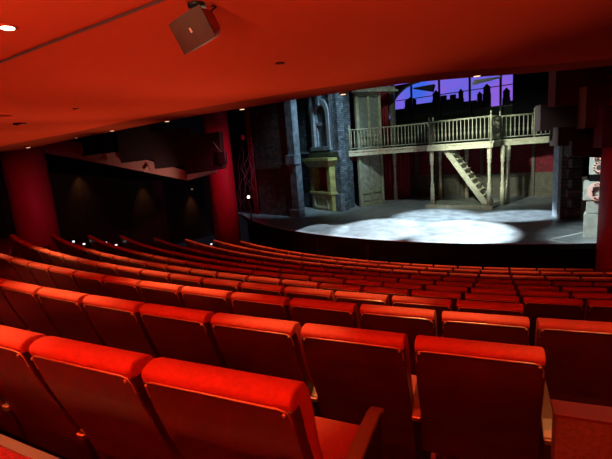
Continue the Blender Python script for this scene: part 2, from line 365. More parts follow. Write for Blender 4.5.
# ------------------------------------------------------------------ stage
SZ = EYE - 2.9
stg = thing('stage', W(6, 0, 0), 'wide dark painted thrust stage with a curved pale front edge', 'stage')
pl = [RP(13.45, R_(t)) for t in range(-76, -3, 2)]
pl = pl + [W(9.5, 11), W(-1.3, 11), W(-1.3, -11), W(9.5, -11)]
MB().prism([p for p in pl], SZ-0.12, SZ).build('deck', 'stage_floor', stg, origin=None)
MB().sector(13.2, 13.3, R_(-76), R_(-4), 0.0, SZ-0.12, 60).build('fascia', 'black', stg)
MB().sector(13.28, 13.452, R_(-76), R_(-4), SZ+0.001, SZ+0.012, 60).build('edge_strip', 'stage_edge', stg)
MB().sector(13.452, 13.47, R_(-76), R_(-4), SZ-0.14, SZ-0.004, 60).build('edge_band', 'black', stg)
for th in (-47, -38):
    MB().sector(13.30, 13.33, R_(th), R_(th)+0.006, 0.1, SZ-0.2, 2).build('batten', 'black_metal', stg)

t_ = MB()
for (x0, y0), (x1, y1) in (((548, 240), (583, 232.5)), ((548, 240), (570, 243))):
    P = at(x0, y0, z=SZ); Q = at(x1, y1, z=SZ); d = (Q-P).normalized(); nn = Vector((-d.y, d.x, 0))*0.045
    t_.prism([P-nn, Q-nn, Q+nn, P+nn], SZ+0.001, SZ+0.006)
tag(t_.build('floor_tape', 'chalk'), 'white V shaped line marked on the stage floor beside the pylon', 'floor marking')

# side masking drapes
def drape(name, P, Q, z0, z1, amp, waves, m, label, cat='curtain', parent=None, group=None):
    P = Vector(P[:2]); Q = Vector(Q[:2]); d = Q-P; L = d.length; d.normalize(); nn = Vector((-d.y, d.x)); n = waves*8
    fr = []; bk = []
    for i in range(n+1):
        u = i/n; o = math.sin(u*waves*2*PI)*amp + math.sin(u*waves*5.1)*amp*0.3
        p = P + d*(u*L) + nn*o; fr.append(p); bk.append(p + nn*0.02)
    mb = MB(); vs = []
    for p in fr: vs += [(p.x, p.y, z0), (p.x, p.y, z1)]
    for p in bk: vs += [(p.x, p.y, z0), (p.x, p.y, z1)]
    k = 2*(n+1); fs = []
    for i in range(n):
        fs += [(2*i, 2*i+2, 2*i+3, 2*i+1), (k+2*i+1, k+2*i+3, k+2*i+2, k+2*i), (2*i+1, 2*i+3, k+2*i+3, k+2*i+1), (2*i, k+2*i, k+2*i+2, 2*i+2)]
    fs += [(0, 1, k+1, k), (2*n+1, 2*n, k+2*n, k+2*n+1)]
    o = mb.add(vs, fs, True).build(name, m, parent)
    if parent is None: tag(o, label, cat, group)
    return o
drape('masking_drape', W(9.8, -11), W(9.6, -7.4), SZ, EYE+6, 0.07, 9, 'black_cloth', 'black masking drape hanging left of the dark brick wall')
drape('red_drape', W(10.3, -7.75), W(10.4, -7.35), SZ, EYE+5, 0.06, 3, 'curtain', 'narrow dim red drape hanging at the left end of the dark brick wall')
drape('masking_drape', W(2.0, 5.1), W(2.0, 11), SZ, EYE+6, 0.08, 12, 'black_cloth', 'black drape behind the right end of the stage balcony')
drape('masking_drape', W(8.0, 6.2), W(9.0, 11.5), SZ, EYE+6, 0.08, 12, 'black_cloth', 'black masking drape hanging behind the pale pylon with letters')

# dark brick wall at left
bw = thing('brick_wall', W(10.4, -6, SZ), 'dark brown brick scenery wall with a lit pilaster at its right end', 'wall')
MB().slab(W(10.3, -7.35), W(10.52, -4.95), 0.25, SZ, EYE+5, side=1).build('wall', 'dark_brick', bw, uv=True)
MB().slab(W(10.60, -5.05), W(10.66, -4.62), 0.34, SZ, EYE+5, side=1).build('pilaster', 'blue_stone', bw, bevel=0.02)
MB().slab(W(10.42, -7.35), W(10.62, -5.05), 0.12, EYE-0.75, EYE-0.55, side=1).build('belt_course', 'dark_brick', bw, uv=True)
MB().slab(W(10.72, -5.12), W(10.78, -4.56), 0.4, EYE-0.62, EYE-0.2, side=1).build('pilaster_block', 'blue_stone', bw, bevel=0.03)
MB().slab(W(10.72, -5.12), W(10.78, -4.56), 0.4, SZ, SZ+0.35, side=1).build('pilaster_base', 'blue_stone', bw, bevel=0.03)

# blue brick town house with arched window and gold bay
fa, fb = W(7.38, -6.93), W(8.72, -3.62)                 # facade line on the floor
FD = (fb-fa).normalized(); FN = Vector((FD.y, -FD.x, 0))  # FN points to the audience
if FN.dot(Vector((U.x, U.y, 0))) < 0: FN = -FN
LEN = (fb-fa).length
def fp(u, o=0.0): p = fa + FD*u + FN*o; return (p.x, p.y)
def fbox(mb, u0, u1, o0, o1, z0, z1): return mb.prism([fp(u0, o1), fp(u1, o1), fp(u1, o0), fp(u0, o0)], EYE+z0, EYE+z1)
hs = thing('brick_townhouse', (fb.x, fb.y, SZ), 'slate blue brick town house front with an arched window over a gold bay', 'building')
wmb = MB()
fbox(wmb, -0.1, 1.35, -0.3, 0, -2.9, 5); fbox(wmb, 3.18, LEN, -0.3, 0, -2.9, 5); fbox(wmb, 1.35, 3.18, -0.3, 0, 2.2, 5)
fbox(wmb, 1.35, 3.18, -0.3, 0, -0.45, -0.2); fbox(wmb, 1.35, 3.18, -0.3, 0, -2.9, -2.0)
rb = W(7.55, -3.72)
wmb.slab(fb, rb, 0.3, SZ, EYE+5, side=1)
wmb.build('wall', 'brick', hs, uv=True)
cm = MB(); fbox(cm, -0.15, LEN+0.1, 0, 0.14, -0.42, -0.22); fbox(cm, -0.15, LEN+0.12, 0, 0.2, -0.26, -0.18)
cm.build('cornice', 'blue_stone', hs, bevel=0.015)
pm = MB(); fbox(pm, LEN-0.26, LEN+0.08, 0, 0.1, -2.9, -0.42); fbox(pm, LEN-0.26, LEN+0.08, 0, 0.1, -0.18, 5)
pm.build('corner_pilaster', 'brick', hs, uv=True)
bm_ = MB(); fbox(bm_, LEN-0.34, LEN+0.16, 0, 0.22, -2.9, -2.1); bm_.build('pilaster_base', 'blue_stone', hs, bevel=0.02)
bm_ = MB(); fbox(bm_, 0.3, 0.8, 0, 0.18, -2.9, -2.2); bm_.build('pilaster_base', 'blue_stone', hs, bevel=0.02)
# arched window: frame ring, jambs, sash and pane
def arch_ring(u0, u1, zb_, zs, w, o0, o1):
    c_ = (u0+u1)/2; r = (u1-u0)/2
    outer = [(u0-w, zb_)] + [(c_-(r+w)*math.cos(t), zs+(r+w)*math.sin(t)) for t in [PI*i/14 for i in range(15)]] + [(u1+w, zb_)]
    inner = [(u0, zb_)] + [(c_-r*math.cos(t), zs+r*math.sin(t)) for t in [PI*i/14 for i in range(15)]] + [(u1, zb_)]
    mb = MB(); n = len(outer); vs = []
    for o in (o1, o0):
        for lst in (outer, inner):
            for (u, z) in lst: x, y = fp(u, o); vs.append((x, y, EYE+z))
    fs = []
    for i in range(n-1):
        fs += [(i, i+1, n+i+1, n+i), (2*n+i, 3*n+i, 3*n+i+1, 2*n+i+1), (i, 2*n+i, 2*n+i+1, i+1), (n+i, n+i+1, 3*n+i+1, 3*n+i)]
    fs += [(0, n, 3*n, 2*n), (n-1, 3*n-1, 4*n-1, 2*n-1)]
    return mb.add(vs, fs)
wn = arch_ring(1.72, 2.82, 0.05, 1.42, 0.22, -0.05, 0.16).build('arched_window', 'grey_frame', hs)
pn = MB(); fbox(pn, 1.35, 3.18, -0.1, -0.04, -0.2, 2.6); pn.build('pane', 'glass', wn)
s_ = MB(); fbox(s_, 1.72, 2.82, -0.05, 0.05, 1.02, 1.16); fbox(s_, 1.72, 1.82, -0.04, 0.03, 0.05, 1.9); fbox(s_, 2.72, 2.82, -0.04, 0.03, 0.05, 1.9); s_.build('sash', 'grey_frame', wn)
s_ = MB(); fbox(s_, 1.4, 3.14, 0, 0.24, -0.14, 0.05); s_.build('sill', 'blue_stone', wn, bevel=0.02)
for u0, u1 in ((1.3, 1.46), (3.08, 3.24)): fbox(MB(), u0, u1, 0, 0.12, -0.18, 2.7).build('casing', 'grey_frame', wn, bevel=0.01)
s_ = MB(); s_.prism([fp(2.15, 0.24), fp(2.39, 0.24), fp(2.39, 0), fp(2.15, 0)], EYE+1.88, EYE+2.35); s_.build('keystone', 'blue_stone', wn, bevel=0.03)
# gold bay window
bay = MB(); fbox(bay, 1.45, 3.26, -0.06, -0.02, -2.05, -0.85)
bay_o = bay.build('bay_window', 'curtain', hs)
for u0, u1 in ((1.45, 1.75), (2.98, 3.26)): fbox(MB(), u0, u1, 0, 0.42, -2.05, -0.85).build('jamb', 'gold', bay_o, bevel=0.02)
b2 = MB(); b2.prism([fp(1.15, 0.62), fp(3.5, 0.62), fp(3.5, 0), fp(1.15, 0)], [EYE-0.58]*4, [EYE-0.46]*4)
lo = [fp(1.45, 0.45), fp(3.26, 0.45), fp(3.26, 0), fp(1.45, 0)]; hi = [fp(1.15, 0.62), fp(3.5, 0.62), fp(3.5, 0), fp(1.15, 0)]
b2.add([(*p, EYE-0.88) for p in lo] + [(*p, EYE-0.58) for p in hi], [(3, 2, 1, 0), (4, 5, 6, 7), (0, 1, 5, 4), (1, 2, 6, 5), (2, 3, 7, 6), (3, 0, 4, 7)])
b2.build('hood', 'gold', bay_o)
b3 = MB(); fbox(b3, 1.5, 3.3, 0, 0.4, -2.9, -2.05); fbox(b3, 1.42, 3.34, 0, 0.47, -2.15, -2.03); b3.build('apron', 'gold', bay_o, bevel=0.015)
b4 = MB(); fbox(b4, 1.72, 2.98, 0.4, 0.43, -2.8, -2.72); fbox(b4, 1.72, 2.98, 0.4, 0.43, -2.3, -2.22); fbox(b4, 1.72, 1.82, 0.4, 0.43, -2.8, -2.22); fbox(b4, 2.86, 2.98, 0.4, 0.43, -2.8, -2.22)
b4.build('raised_moulding', 'pale_wood', bay_o)
dr = drape('window_curtain', fp(1.75, 0.02), fp(2.55, 0.02), EYE-2.05, EYE-0.86, 0.03, 5, 'curtain', None, parent=bay_o)
dr = drape('window_curtain', fp(2.65, 0.0), fp(2.98, 0.0), EYE-2.05, EYE-0.86, 0.03, 2, 'curtain', None, parent=bay_o)

# tall double door under the balcony and shutters above it
da, db = W(7.5, -3.45), W(6.2, -2.9)
DD = (db-da).normalized(); DN = Vector((-DD.y, DD.x, 0)); DN = DN if DN.y < 0 else -DN
def dp(u, o=0.0): p = da + DD*u + DN*o; return (p.x, p.y)
def dbox(mb, u0, u1, o0, o1, z0, z1): return mb.prism([dp(u0, o1), dp(u1, o1), dp(u1, o0), dp(u0, o0)], EYE+z0, EYE+z1)
DL = (db-da).length
def panel_door(name, label, z0, z1, m, inner):
    t = thing(name, (da.x, da.y, EYE+z0), label, 'door')
    q = MB(); dbox(q, 0, DL, -0.08, 0, z0, z1); q.build('leaf', inner, t)
    q = MB(); h = z1-z0
    dbox(q, 0, 0.14, 0, 0.07, z0, z1); dbox(q, DL-0.14, DL, 0, 0.07, z0, z1); dbox(q, 0.14, DL-0.14, 0, 0.07, z1-0.14, z1)
    dbox(q, 0.14, DL-0.14, 0, 0.05, z0, z0+0.16); dbox(q, DL/2-0.06, DL/2+0.06, 0, 0.06, z0+0.16, z1-0.14)
    q.build('frame', m, t, bevel=0.01)
    q = MB(); dbox(q, 0.14, DL/2-0.06, 0, 0.05, z0+0.6, z0+0.7); dbox(q, DL/2+0.06, DL-0.14, 0, 0.05, z0+0.6, z0+0.7)
    dbox(q, 0.24, DL/2-0.16, 0, 0.03, z0+0.24, z0+0.52); dbox(q, DL/2+0.16, DL-0.24, 0, 0.03, z0+0.24, z0+0.52)
    q.build('lower_panel', m, t)
    return t
panel_door('double_door', 'tall weathered green double door on the stage beneath the balcony', -2.9, -0.42, 'green_wood', 'grey_wood')
panel_door('shutter_door', 'slate shuttered double door with a pale frame upstairs behind the balcony railing', -0.28, 2.3, 'green_wood', 'shutter')
q = MB(); dbox(q, -0.12, DL+0.9, -0.05, 0.3, 2.32, 2.42); dbox(q, -0.06, DL+0.8, -0.05, 0.2, 2.42, 2.55)
tag(q.build('door_canopy', 'grey_wood'), 'grey moulded canopy ledge above the upstairs shuttered door', 'canopy')

# drapes and back wall of the room
drape('red_curtain', W(7.2, -3.75), W(7.2, -3.35), EYE-0.25, EYE+2.6, 0.05, 4, 'curtain', 'narrow red curtain upstairs between the brick corner and the shuttered door')
drape('red_curtain', W(5.7, -3.75), W(5.3, -2.95), EYE-0.25, EYE+3.2, 0.07, 8, 'curtain', 'red curtain upstairs between the shuttered door and the arched studio window')
drape('red_curtain', W(5.3, -3.4), W(4.7, -2.2), SZ, EYE-0.5, 0.06, 7, 'curtain', 'dark red curtain under the balcony right of the green double door')
bk = thing('panelled_back_wall', W(3.4, 1, SZ), 'crimson patterned wall over dark wood wainscot under the balcony', 'wall')
MB().abox(3.1, 3.3, -3.2, 4.9, SZ+1.05, EYE-0.45).build('upper_panel', 'damask', bk)
MB().abox(3.1, 3.34, -3.2, 4.9, SZ, SZ+1.0).build('wainscot', 'dark_wood', bk)
MB().abox(3.1, 3.40, -3.2, 4.9, SZ+1.0, SZ+1.08).build('rail', 'dark_wood', bk)
for b_ in (-2.4, -1.3, -0.2, 0.9, 2.0, 3.1, 4.2):
    MB().abox(3.1, 3.42, b_-0.06, b_+0.06, SZ, EYE-0.45).build('stile', 'dark_wood', bk)
    MB().abox(3.34, 3.38, b_+0.2, b_+0.95, SZ+0.2, SZ+0.85).build('wainscot_panel', 'dark_wood', bk, bevel=0.012)
# newel post left of the curtain (upstairs pilaster by the arch)
tag(MB().abox(4.9, 5.1, -2.95, -2.75, EYE-0.25, EYE+3.2).build('pilaster', 'dark_wood'), 'dark wooden pilaster upstairs just left of the arched window', 'pilaster')

# ------------------------------------------------------------------ stage balcony with railing
PZ = EYE - 0.30
path = [W(7.85, -3.72), W(7.1, -2.6), W(6.75, -1.4), W(6.7, -0.2), W(7.1, -0.2), W(7.1, 2.3), W(5.7, 2.3), W(5.2, 3.5), W(4.95, 4.1)]
bal = thing('stage_balcony', W(5.5, 0.5, PZ), 'long pale wooden stage balcony with a turned baluster railing', 'balcony')
deckp = path + [W(3.45, 4.1), W(3.45, -3.6)]
MB().prism(deckp, PZ-0.1, PZ).build('deck', 'grey_wood', bal)
fm = MB(); fm2 = MB()
for P, Q in zip(path[:-1], path[1:]):
    if (Q-P).length < 0.5 and True: pass
    fm.slab(P, Q, 0.06, PZ-0.2, PZ+0.0, side=-1); fm2.slab(P, Q, 0.10, PZ-0.02, PZ+0.05, side=-1)
fm.build('fascia', 'pale_wood', bal); fm2.build('edge_moulding', 'pale_wood', bal)
def inset(P): v = (W(3.5, 0.5)-P); v.normalize(); return P + v*0.08
rp_ = [inset(p) for p in path]
q = MB(); q2 = MB()
for P, Q in zip(rp_[:-1], rp_[1:]):
    q.tube([(P.x, P.y, PZ+0.98), (Q.x, Q.y, PZ+0.98)], 0.035, 6); q2.tube([(P.x, P.y, PZ+0.14), (Q.x, Q.y, PZ+0.14)], 0.025, 6)
q.build('top_rail', 'rail_wood', bal); q2.build('bottom_rail', 'grey_wood', bal)
prof = [(0.018, 0.14), (0.018, 0.3), (0.034, 0.4), (0.02, 0.55), (0.026, 0.62), (0.018, 0.7), (0.018, 0.96)]
nb = 0
bal_me = MB().lathe((0, 0, 0), prof, 8).mesh('baluster'); bal_me.materials.append(M['rail_wood'])
segs = [(P, Q) for P, Q in zip(rp_[:-1], rp_[1:])]
for P, Q in segs:
    L = (Q-P).length; k = max(1, int(L/0.145))
    for i in range(k):
        if nb >= 98: break
        p = P.lerp(Q, (i+0.5)/k); o = bpy.data.objects.new('baluster', bal_me); col.objects.link(o); o.parent = bal
        o.location = Vector((p.x, p.y, PZ)) - bal.location; nb += 1
for p in (rp_[0], rp_[3], rp_[4], rp_[5], rp_[6], rp_[7], rp_[8]):
    MB().lathe((p.x, p.y, PZ), [(0.04, 0), (0.04, 1.05), (0.02, 1.08), (0.045, 1.15), (0.02, 1.2)], 8).build('newel_post', 'rail_wood', bal)
# turned posts carrying it
tprof = [(0.09, 0.0), (0.09, 0.75), (0.06, 0.8), (0.085, 0.9), (0.05, 1.0), (0.06, 1.6), (0.05, 1.75), (0.085, 1.82), (0.06, 1.9), (0.09, 1.95), (0.09, 2.4)]
post_me = MB().lathe((0, 0, 0), tprof, 12).mesh('post'); post_me.materials.append(M['pale_wood'])
spots_p = [(5.2, -2.75, 'turned wooden post beside the dark red curtain, leftmost under the balcony', 0),
           (7.0, -0.12, 'pale turned post at the front left corner of the projecting balcony bay', 0.12),
           (4.45, -0.73, 'slim turned post standing behind the left corner post of the balcony bay', 0),
           (4.2, 0.45, 'slim turned post in shadow behind the stage staircase', 0),
           (6.98, 2.2, 'pale turned post at the foot of the stage staircase', 0.12),
           (5.5, 2.55, 'turned post supporting the recessed balcony right of the staircase', 0),
           (6.2, 2.5, 'turned post close behind the staircase foot, left of its taller twin', 0),
           (4.85, 4.75, 'turned post at the far right end of the stage balcony', 0)]
for a_, b_, lab, dz in spots_p:
    o = bpy.data.objects.new('turned_post', post_me); col.objects.link(o); o.location = W(a_, b_, SZ+dz)
    o.scale = (1, 1, (2.4-dz)/2.4); tag(o, lab, 'post', 'turned posts under the stage balcony')
# low plinth under the bay and staircase
pg = thing('plinth', W(6, 1, SZ), 'low pale wooden plinth under the projecting balcony bay', 'platform')
MB().abox(4.7, 7.2, -0.35, 2.4, SZ, SZ+0.09).build('top_board', 'grey_wood', pg)
MB().abox(7.1, 7.25, -0.35, 2.4, SZ, SZ+0.12).build('front_board', 'pale_wood', pg)
# staircase
sc = thing('staircase', W(6.3, 1.9, SZ+0.12), 'steep pale wooden staircase rising left from the plinth to the balcony', 'staircase')
z0s, z1s = SZ+0.12, PZ-0.1
b0s, b1s = 2.0, 0.35
for a_ in (6.75, 6.0):
    q = MB(); p0 = W(a_, b0s); p1 = W(a_, b1s); w = 0.24
    e = V*0.12; vs = []
    for aa in (0, 0.06):
        off = Vector((U.x, U.y, 0))*aa
        vs += [W(a_, b0s+0.16, z0s)+off, W(a_, b1s+0.10, z1s)+off, W(a_, b1s-0.16, z1s)+off, W(a_, b0s-0.12, z0s)+off]
    q.add(vs, [(0, 1, 2, 3), (7, 6, 5, 4), (0, 4, 5, 1), (1, 5, 6, 2), (2, 6, 7, 3), (3, 7, 4, 0)]).build('stringer', 'pale_wood', sc)
for i in range(11):
    u = (i+0.6)/11.0; b_ = b0s + (b1s-b0s)*u; z = z0s + (z1s-z0s)*u
    MB().abox(6.05, 6.76, b_-0.06, b_+0.20, z, z+0.045).build('tread', 'pale_wood', sc)

# ------------------------------------------------------------------ studio window with skyline
sk = tag(MB().abox(0.0, 0.03, -5.6, 2.6, EYE+0.9, EYE+4.5).build('sky_cloth', 'sky'), 'blue to purple evening sky cloth lit behind the studio window', 'backdrop')
sw = thing('studio_window', W(1.1, 0, EYE-1.0), 'wide black framed studio window with an arched left end', 'window')
fr = MB()
for b_ in (-3.62, -2.0, -0.37, 1.14): fr.abox(1.0, 1.08, b_-0.05, b_+0.05, EYE+0.4, EYE+5)
fr.build('mullion', 'black_metal', sw)
q = MB(); q.abox(1.0, 1.07, -4.9, 1.7, EYE+2.32, EYE+2.36); q.abox(1.0, 1.07, -4.9, 1.7, EYE+1.32, EYE+1.36); q.build('glazing_bar', 'black_metal', sw)
q = MB(); q.abox(0.95, 1.15, 1.72, 6.5, EYE-1.0, EYE+6); q.build('side_panel', 'black', sw)
q = MB(); q.abox(0.95, 1.12, -8.0, -5.1, EYE-1.0, EYE+6); q.build('side_panel', 'curtain', sw)
# spandrel left of the arch and the pale arch trim
acb, acz, arx, arz = -3.05, 1.0, 2.08, 2.2
pts = [(acb - arx*math.cos(PI/2*i/16), acz + arz*math.sin(PI/2*i/16)) for i in range(17)]
q = MB(); vs = []
for a_ in (1.12, 0.98):
    for b_, z in pts: vs.append(W(a_, b_, EYE+z))
    for b_, z in pts: vs.append(W(a_, -5.2, EYE+z))
k = 17; fs = []
for i in range(k-1):
    fs += [(i, i+1, k+i+1, k+i), (2*k+i, 3*k+i, 3*k+i+1, 2*k+i+1), (i, 2*k+i, 2*k+i+1, i+1), (k+i, k+i+1, 3*k+i+1, 3*k+i)]
fs += [(0, k, 3*k, 2*k), (k-1, 3*k-1, 4*k-1, 2*k-1)]
q.add(vs, fs).build('spandrel', 'curtain', sw)
q = MB(); q.tube([W(1.17, b_, EYE+z) for b_, z in pts], 0.08, 6); q.build('arch_trim', 'pale_wood', sw)
# skyline cut-outs: hedge band and roofs with water tanks
hd = MB(); pts = [(-6, 1.0)]; x = -6.0; random.seed(3)
while x < 2.4: pts.append((x, 1.35+random.uniform(-0.1, 0.12))); x += 0.25
pts.append((2.4, 1.0))
vs = [W(0.62, b_, EYE+z) for b_, z in pts] + [W(0.62, 2.4, EYE-1.2), W(0.62, -6, EYE-1.2)]
n = len(vs); vs += [v - Vector((U.x, U.y, 0))*0.04 for v in vs]
hd.add(vs, [tuple(range(n)), tuple(range(2*n-1, n-1, -1))] + [(i, n+i, n+(i+1) % n, (i+1) % n) for i in range(n)])
tag(hd.build('hedge_cutout', 'hedge'), 'dark green hedge band along the foot of the studio window skyline', 'scenery')
bl = [(-5.1, -4.33, 1.9, 0, 'low flat roof at the foot of the window arch'), (-4.32, -3.58, 2.45, 1, 'domed water tank just right of the window arch'),
      (-3.57, -2.63, 2.05, 0, 'flat roof between the first two water tanks'), (-2.62, -2.22, 2.62, 1, 'tall water tank touching the second window bar'),
      (-2.21, -1.82, 2.32, 0, 'stepped roof right behind the second window bar'), (-1.81, -1.62, 2.08, 0, 'narrow low roof left of the square rooftop hut'),
      (-1.61, -1.30, 2.30, 0, 'square rooftop hut between the middle window bars'), (-1.29, -1.18, 2.08, 0, 'thin low roof right of the square rooftop hut'),
      (-1.17, -0.88, 2.50, 1, 'pointed water tank left of the third window bar'), (-0.87, -0.20, 1.85, 0, 'long roof behind the third window bar'),
      (-0.19, 0.11, 2.22, 1, 'small domed water tank beside the tallest tank'), (0.12, 0.52, 2.55, 1, 'tallest pointed water tank right of the middle'),
      (0.53, 1.08, 1.42, 0, 'lowest roof under the brightest violet sky'), (1.09, 1.46, 2.22, 1, 'water tank in the last window bay'), (1.47, 2.3, 1.6, 0, 'roof at the right end of the window')]
for (b0, b1, zt, kd, nm) in bl:
    q = MB(); q.abox(0.40, 0.5, b0, b1, EYE-0.5, EYE+zt-(0.45 if kd else 0))
    if kd:
        q.abox(0.40, 0.5, b0+0.03, b1-0.03, EYE+zt-0.5, EYE+zt-0.12)
        c_ = (b0+b1)/2
        vs = [W(0.5, b0, EYE+zt-0.14), W(0.5, b1, EYE+zt-0.14), W(0.5, c_, EYE+zt+0.05), W(0.4, b0, EYE+zt-0.14), W(0.4, b1, EYE+zt-0.14), W(0.4, c_, EYE+zt+0.05)]
        q.add(vs, [(0, 1, 2), (5, 4, 3), (0, 3, 4, 1), (1, 4, 5, 2), (2, 5, 3, 0)])
    tag(q.build('skyline_cutout', 'silhouette'), 'black cutout, ' + nm, 'scenery', 'skyline cutouts behind the studio window')
# dark fly border pieces hung above the set
for (x0, y0, x1, y1, x2, y2, dd, lab, mm) in ((412, 88, 434, 84, 432, 91, 16.5, 'dark hanging fly panel at the top left of the studio window', 'black'),
                                    (472, 84, 503, 76, 474, 80, 15.0, 'grey hanging fly panel above the middle of the studio window', 'grey_wood')):
    A_, B_, C_ = at(x0, y0, d=dd), at(x1, y1, d=dd), at(x2, y2, d=dd); D_ = Vector((0.25, 0.6, 0.02))
    q = MB().add([A_, B_, C_, A_+D_, B_+D_, C_+D_], [(0, 1, 2), (5, 4, 3), (0, 3, 4, 1), (1, 4, 5, 2), (2, 5, 3, 0)])
    tag(q.build('fly_panel', mm), lab, 'panel')

# dark brick tower at stage right, grey post before it
tw = thing('brick_tower', W(8.7, 5.3, SZ), 'dark brick scenery tower with rough quoins right of the stage balcony', 'tower')
MB().slab(W(8.76, 4.88), W(8.5, 5.42), 0.4, SZ, EYE+2.2, side=1).build('wall', 'dark_brick', tw, uv=True)
for i in range(9):
    MB().slab(W(8.80, 5.08+0.1*(i % 2)), W(8.53, 5.44), 0.3, SZ+0.05+i*0.32, SZ+0.33+i*0.32, side=1).build('quoin', 'dark_brick', tw, bevel=0.02, uv=True)
MB().slab(W(8.3, 4.58), W(8.6, 4.84), 0.2, SZ, EYE-0.45, side=1).build('edge_post', 'grey_frame', tw, bevel=0.01)
MB().slab(W(8.2, 4.4), W(8.62, 4.82), 0.3, EYE-0.45, EYE-0.2, side=1).build('bracket', 'grey_frame', tw, bevel=0.03)

# pylon with marquee letters
pyl = thing('letter_pylon', W(11.5, 5.95, SZ), 'pale stone pylon at the right stage edge carrying bulb letters', 'sign')
PD = (at(600, 240, d=9.9) - at(583.5, 238, d=10.1)); PD.z = 0; PD.normalize()
P0 = at(583.5, 238, z=SZ); P0.z = 0
def pb(mb, u0, u1, z0, z1, o=0.0, dep=0.45):
    nn = Vector((-PD.y, PD.x, 0)); A_ = P0 + PD*u0 - nn*o; B_ = P0 + PD*u1 - nn*o
    return mb.prism([A_, B_, B_+nn*(dep+o), A_+nn*(dep+o)], z0, z1)
pb(MB(), -0.02, 0.75, SZ, SZ+0.66).build('block', 'pylon', pyl, bevel=0.015)
pb(MB(), 0.02, 0.75, SZ+0.67, SZ+1.0).build('block', 'pylon', pyl, bevel=0.015)
pb(MB(), -0.06, 0.75, SZ+1.01, SZ+1.5, 0.03).build('block', 'pylon', pyl, bevel=0.02)
pb(MB(), 0.06, 0.75, SZ+1.51, SZ+1.67).build('dark_band', 'black', pyl)
pb(MB(), 0.05, 0.75, SZ+1.68, SZ+2.9).build('block', 'pylon', pyl, bevel=0.015)
def letter(ch, u, z, h, bulbs):
    cu = bpy.data.curves.new('letter', 'FONT'); cu.body = ch; cu.size = h*1.4; cu.extrude = 0.03; cu.offset = 0.022; cu.bevel_depth = 0.006
    tmp = bpy.data.objects.new('tmp', cu); col.objects.link(tmp)
    dg = bpy.context.evaluated_depsgraph_get(); me = bpy.data.meshes.new_from_object(tmp.evaluated_get(dg)); bpy.data.objects.remove(tmp)
    xs = [v.co.x for v in me.vertices]; ys = [v.co.y for v in me.vertices]; cxm = (min(xs)+max(xs))/2; y0 = min(ys); hh = max(ys)-y0
    nn = Vector((-PD.y, PD.x, 0)); B_ = P0 + PD*u - nn*0.07
    mat3 = Matrix((PD, Vector((0, 0, 1)), -nn)).transposed()
    for v in me.vertices:
        q_ = Vector(((v.co.x-cxm)*0.78, (v.co.y-y0)*h/hh, v.co.z)); r_ = mat3 @ q_; v.co = r_ + Vector((B_.x, B_.y, z)) - pyl.location
    me.materials.clear(); me.materials.append(M['letter'])
    o = bpy.data.objects.new('letter', me); col.objects.link(o); o.parent = pyl
    q = MB()
    for (bx_, bz) in bulbs:
        p = B_ + PD*bx_ - nn*0.035; p.z = z + bz*h
        q.lathe((p.x, p.y, p.z-0.014), [(0.004, 0), (0.022, 0.007), (0.026, 0.016), (0.018, 0.026), (0.003, 0.03)], 8)
    b_ = q.build('bulb', 'bulb', pyl); b_['kind'] = 'stuff'
ring = [(0.10*math.sin(2*PI*i/12), 0.5+0.42*math.cos(2*PI*i/12)) for i in range(12)]
letter('O', 0.25, SZ+1.02, 0.47, ring)
letter('C', 0.25, SZ+1.71, 0.30, [r for i, r in enumerate(ring) if i not in (2, 3, 4)])
letter('R', 0.25, SZ+2.05, 0.32, [(-0.08, 0.1), (-0.08, 0.3), (-0.08, 0.5), (-0.08, 0.7), (-0.08, 0.9), (0.02, 0.92), (0.07, 0.72), (0.02, 0.5), (0.05, 0.3), (0.09, 0.1)])

# ------------------------------------------------------------------ columns
def column(name, c, r, z0, z1, label):
    t = thing(name, (c[0], c[1], z0), label, 'column', 'crimson columns of the auditorium')
    MB().lathe((c[0], c[1], z0), [(r, 0), (r, z1-z0)], 48).build('shaft', 'column', t)
    q = MB()
    for zz in (1.9, 2.65): q.lathe((c[0], c[1], zz), [(r+0.004, 0), (r+0.004, 0.012)], 48)
    if z0 < 1: q.build('joint_ring', 'column', t)
    MB().lathe((c[0], c[1], z0), [(r+0.03, 0), (r+0.03, 0.12)], 48).build('base_ring', 'column', t)
column('column', (-9.02, 14.0), 0.62, -0.3, EYE+2.5, 'thick crimson column left of the rows, widest in the photo')
column('column', (-3.28, 17.2), 0.52, -0.3, EYE+4, 'tall crimson column between the side balcony and the stage')
column('column', W(13.2, 6.70)[:2], 0.52, -0.3, EYE+1.0, 'crimson column cut off by the right edge of the photo')

# ------------------------------------------------------------------ stepped side balcony, left
lb = thing('side_balcony', (-7, 15.4, EYE-1), 'stepped side balcony descending toward the stage on the left wall', 'balcony')
Lp = [(42, 152.5, 16.6), (110, 165, 15.9), (187, 180.5, 15.1)]          # lower edge of the raked ledge
def pt(x, y, d): return at(x, y, d=d)
tops = [(42, 145, 16.6), (110, 150, 15.9), (187, 171, 15.1)]
q = MB(); vs = []
for x, y, d in Lp: vs.append(pt(x, y, d))
for x, y, d in tops: vs.append(pt(x, y, d))
off = Vector((-0.3, 0.6, 0)); vs += [v+off*0.3 for v in vs]
q.add(vs, [(0, 1, 4, 3), (1, 2, 5, 4), (6, 9, 10, 7), (7, 10, 11, 8), (0, 6, 7, 1), (1, 7, 8, 2), (3, 4, 10, 9), (4, 5, 11, 10), (0, 3, 9, 6), (2, 8, 11, 5)])
q.build('raked_fascia', 'pale_ledge', lb)
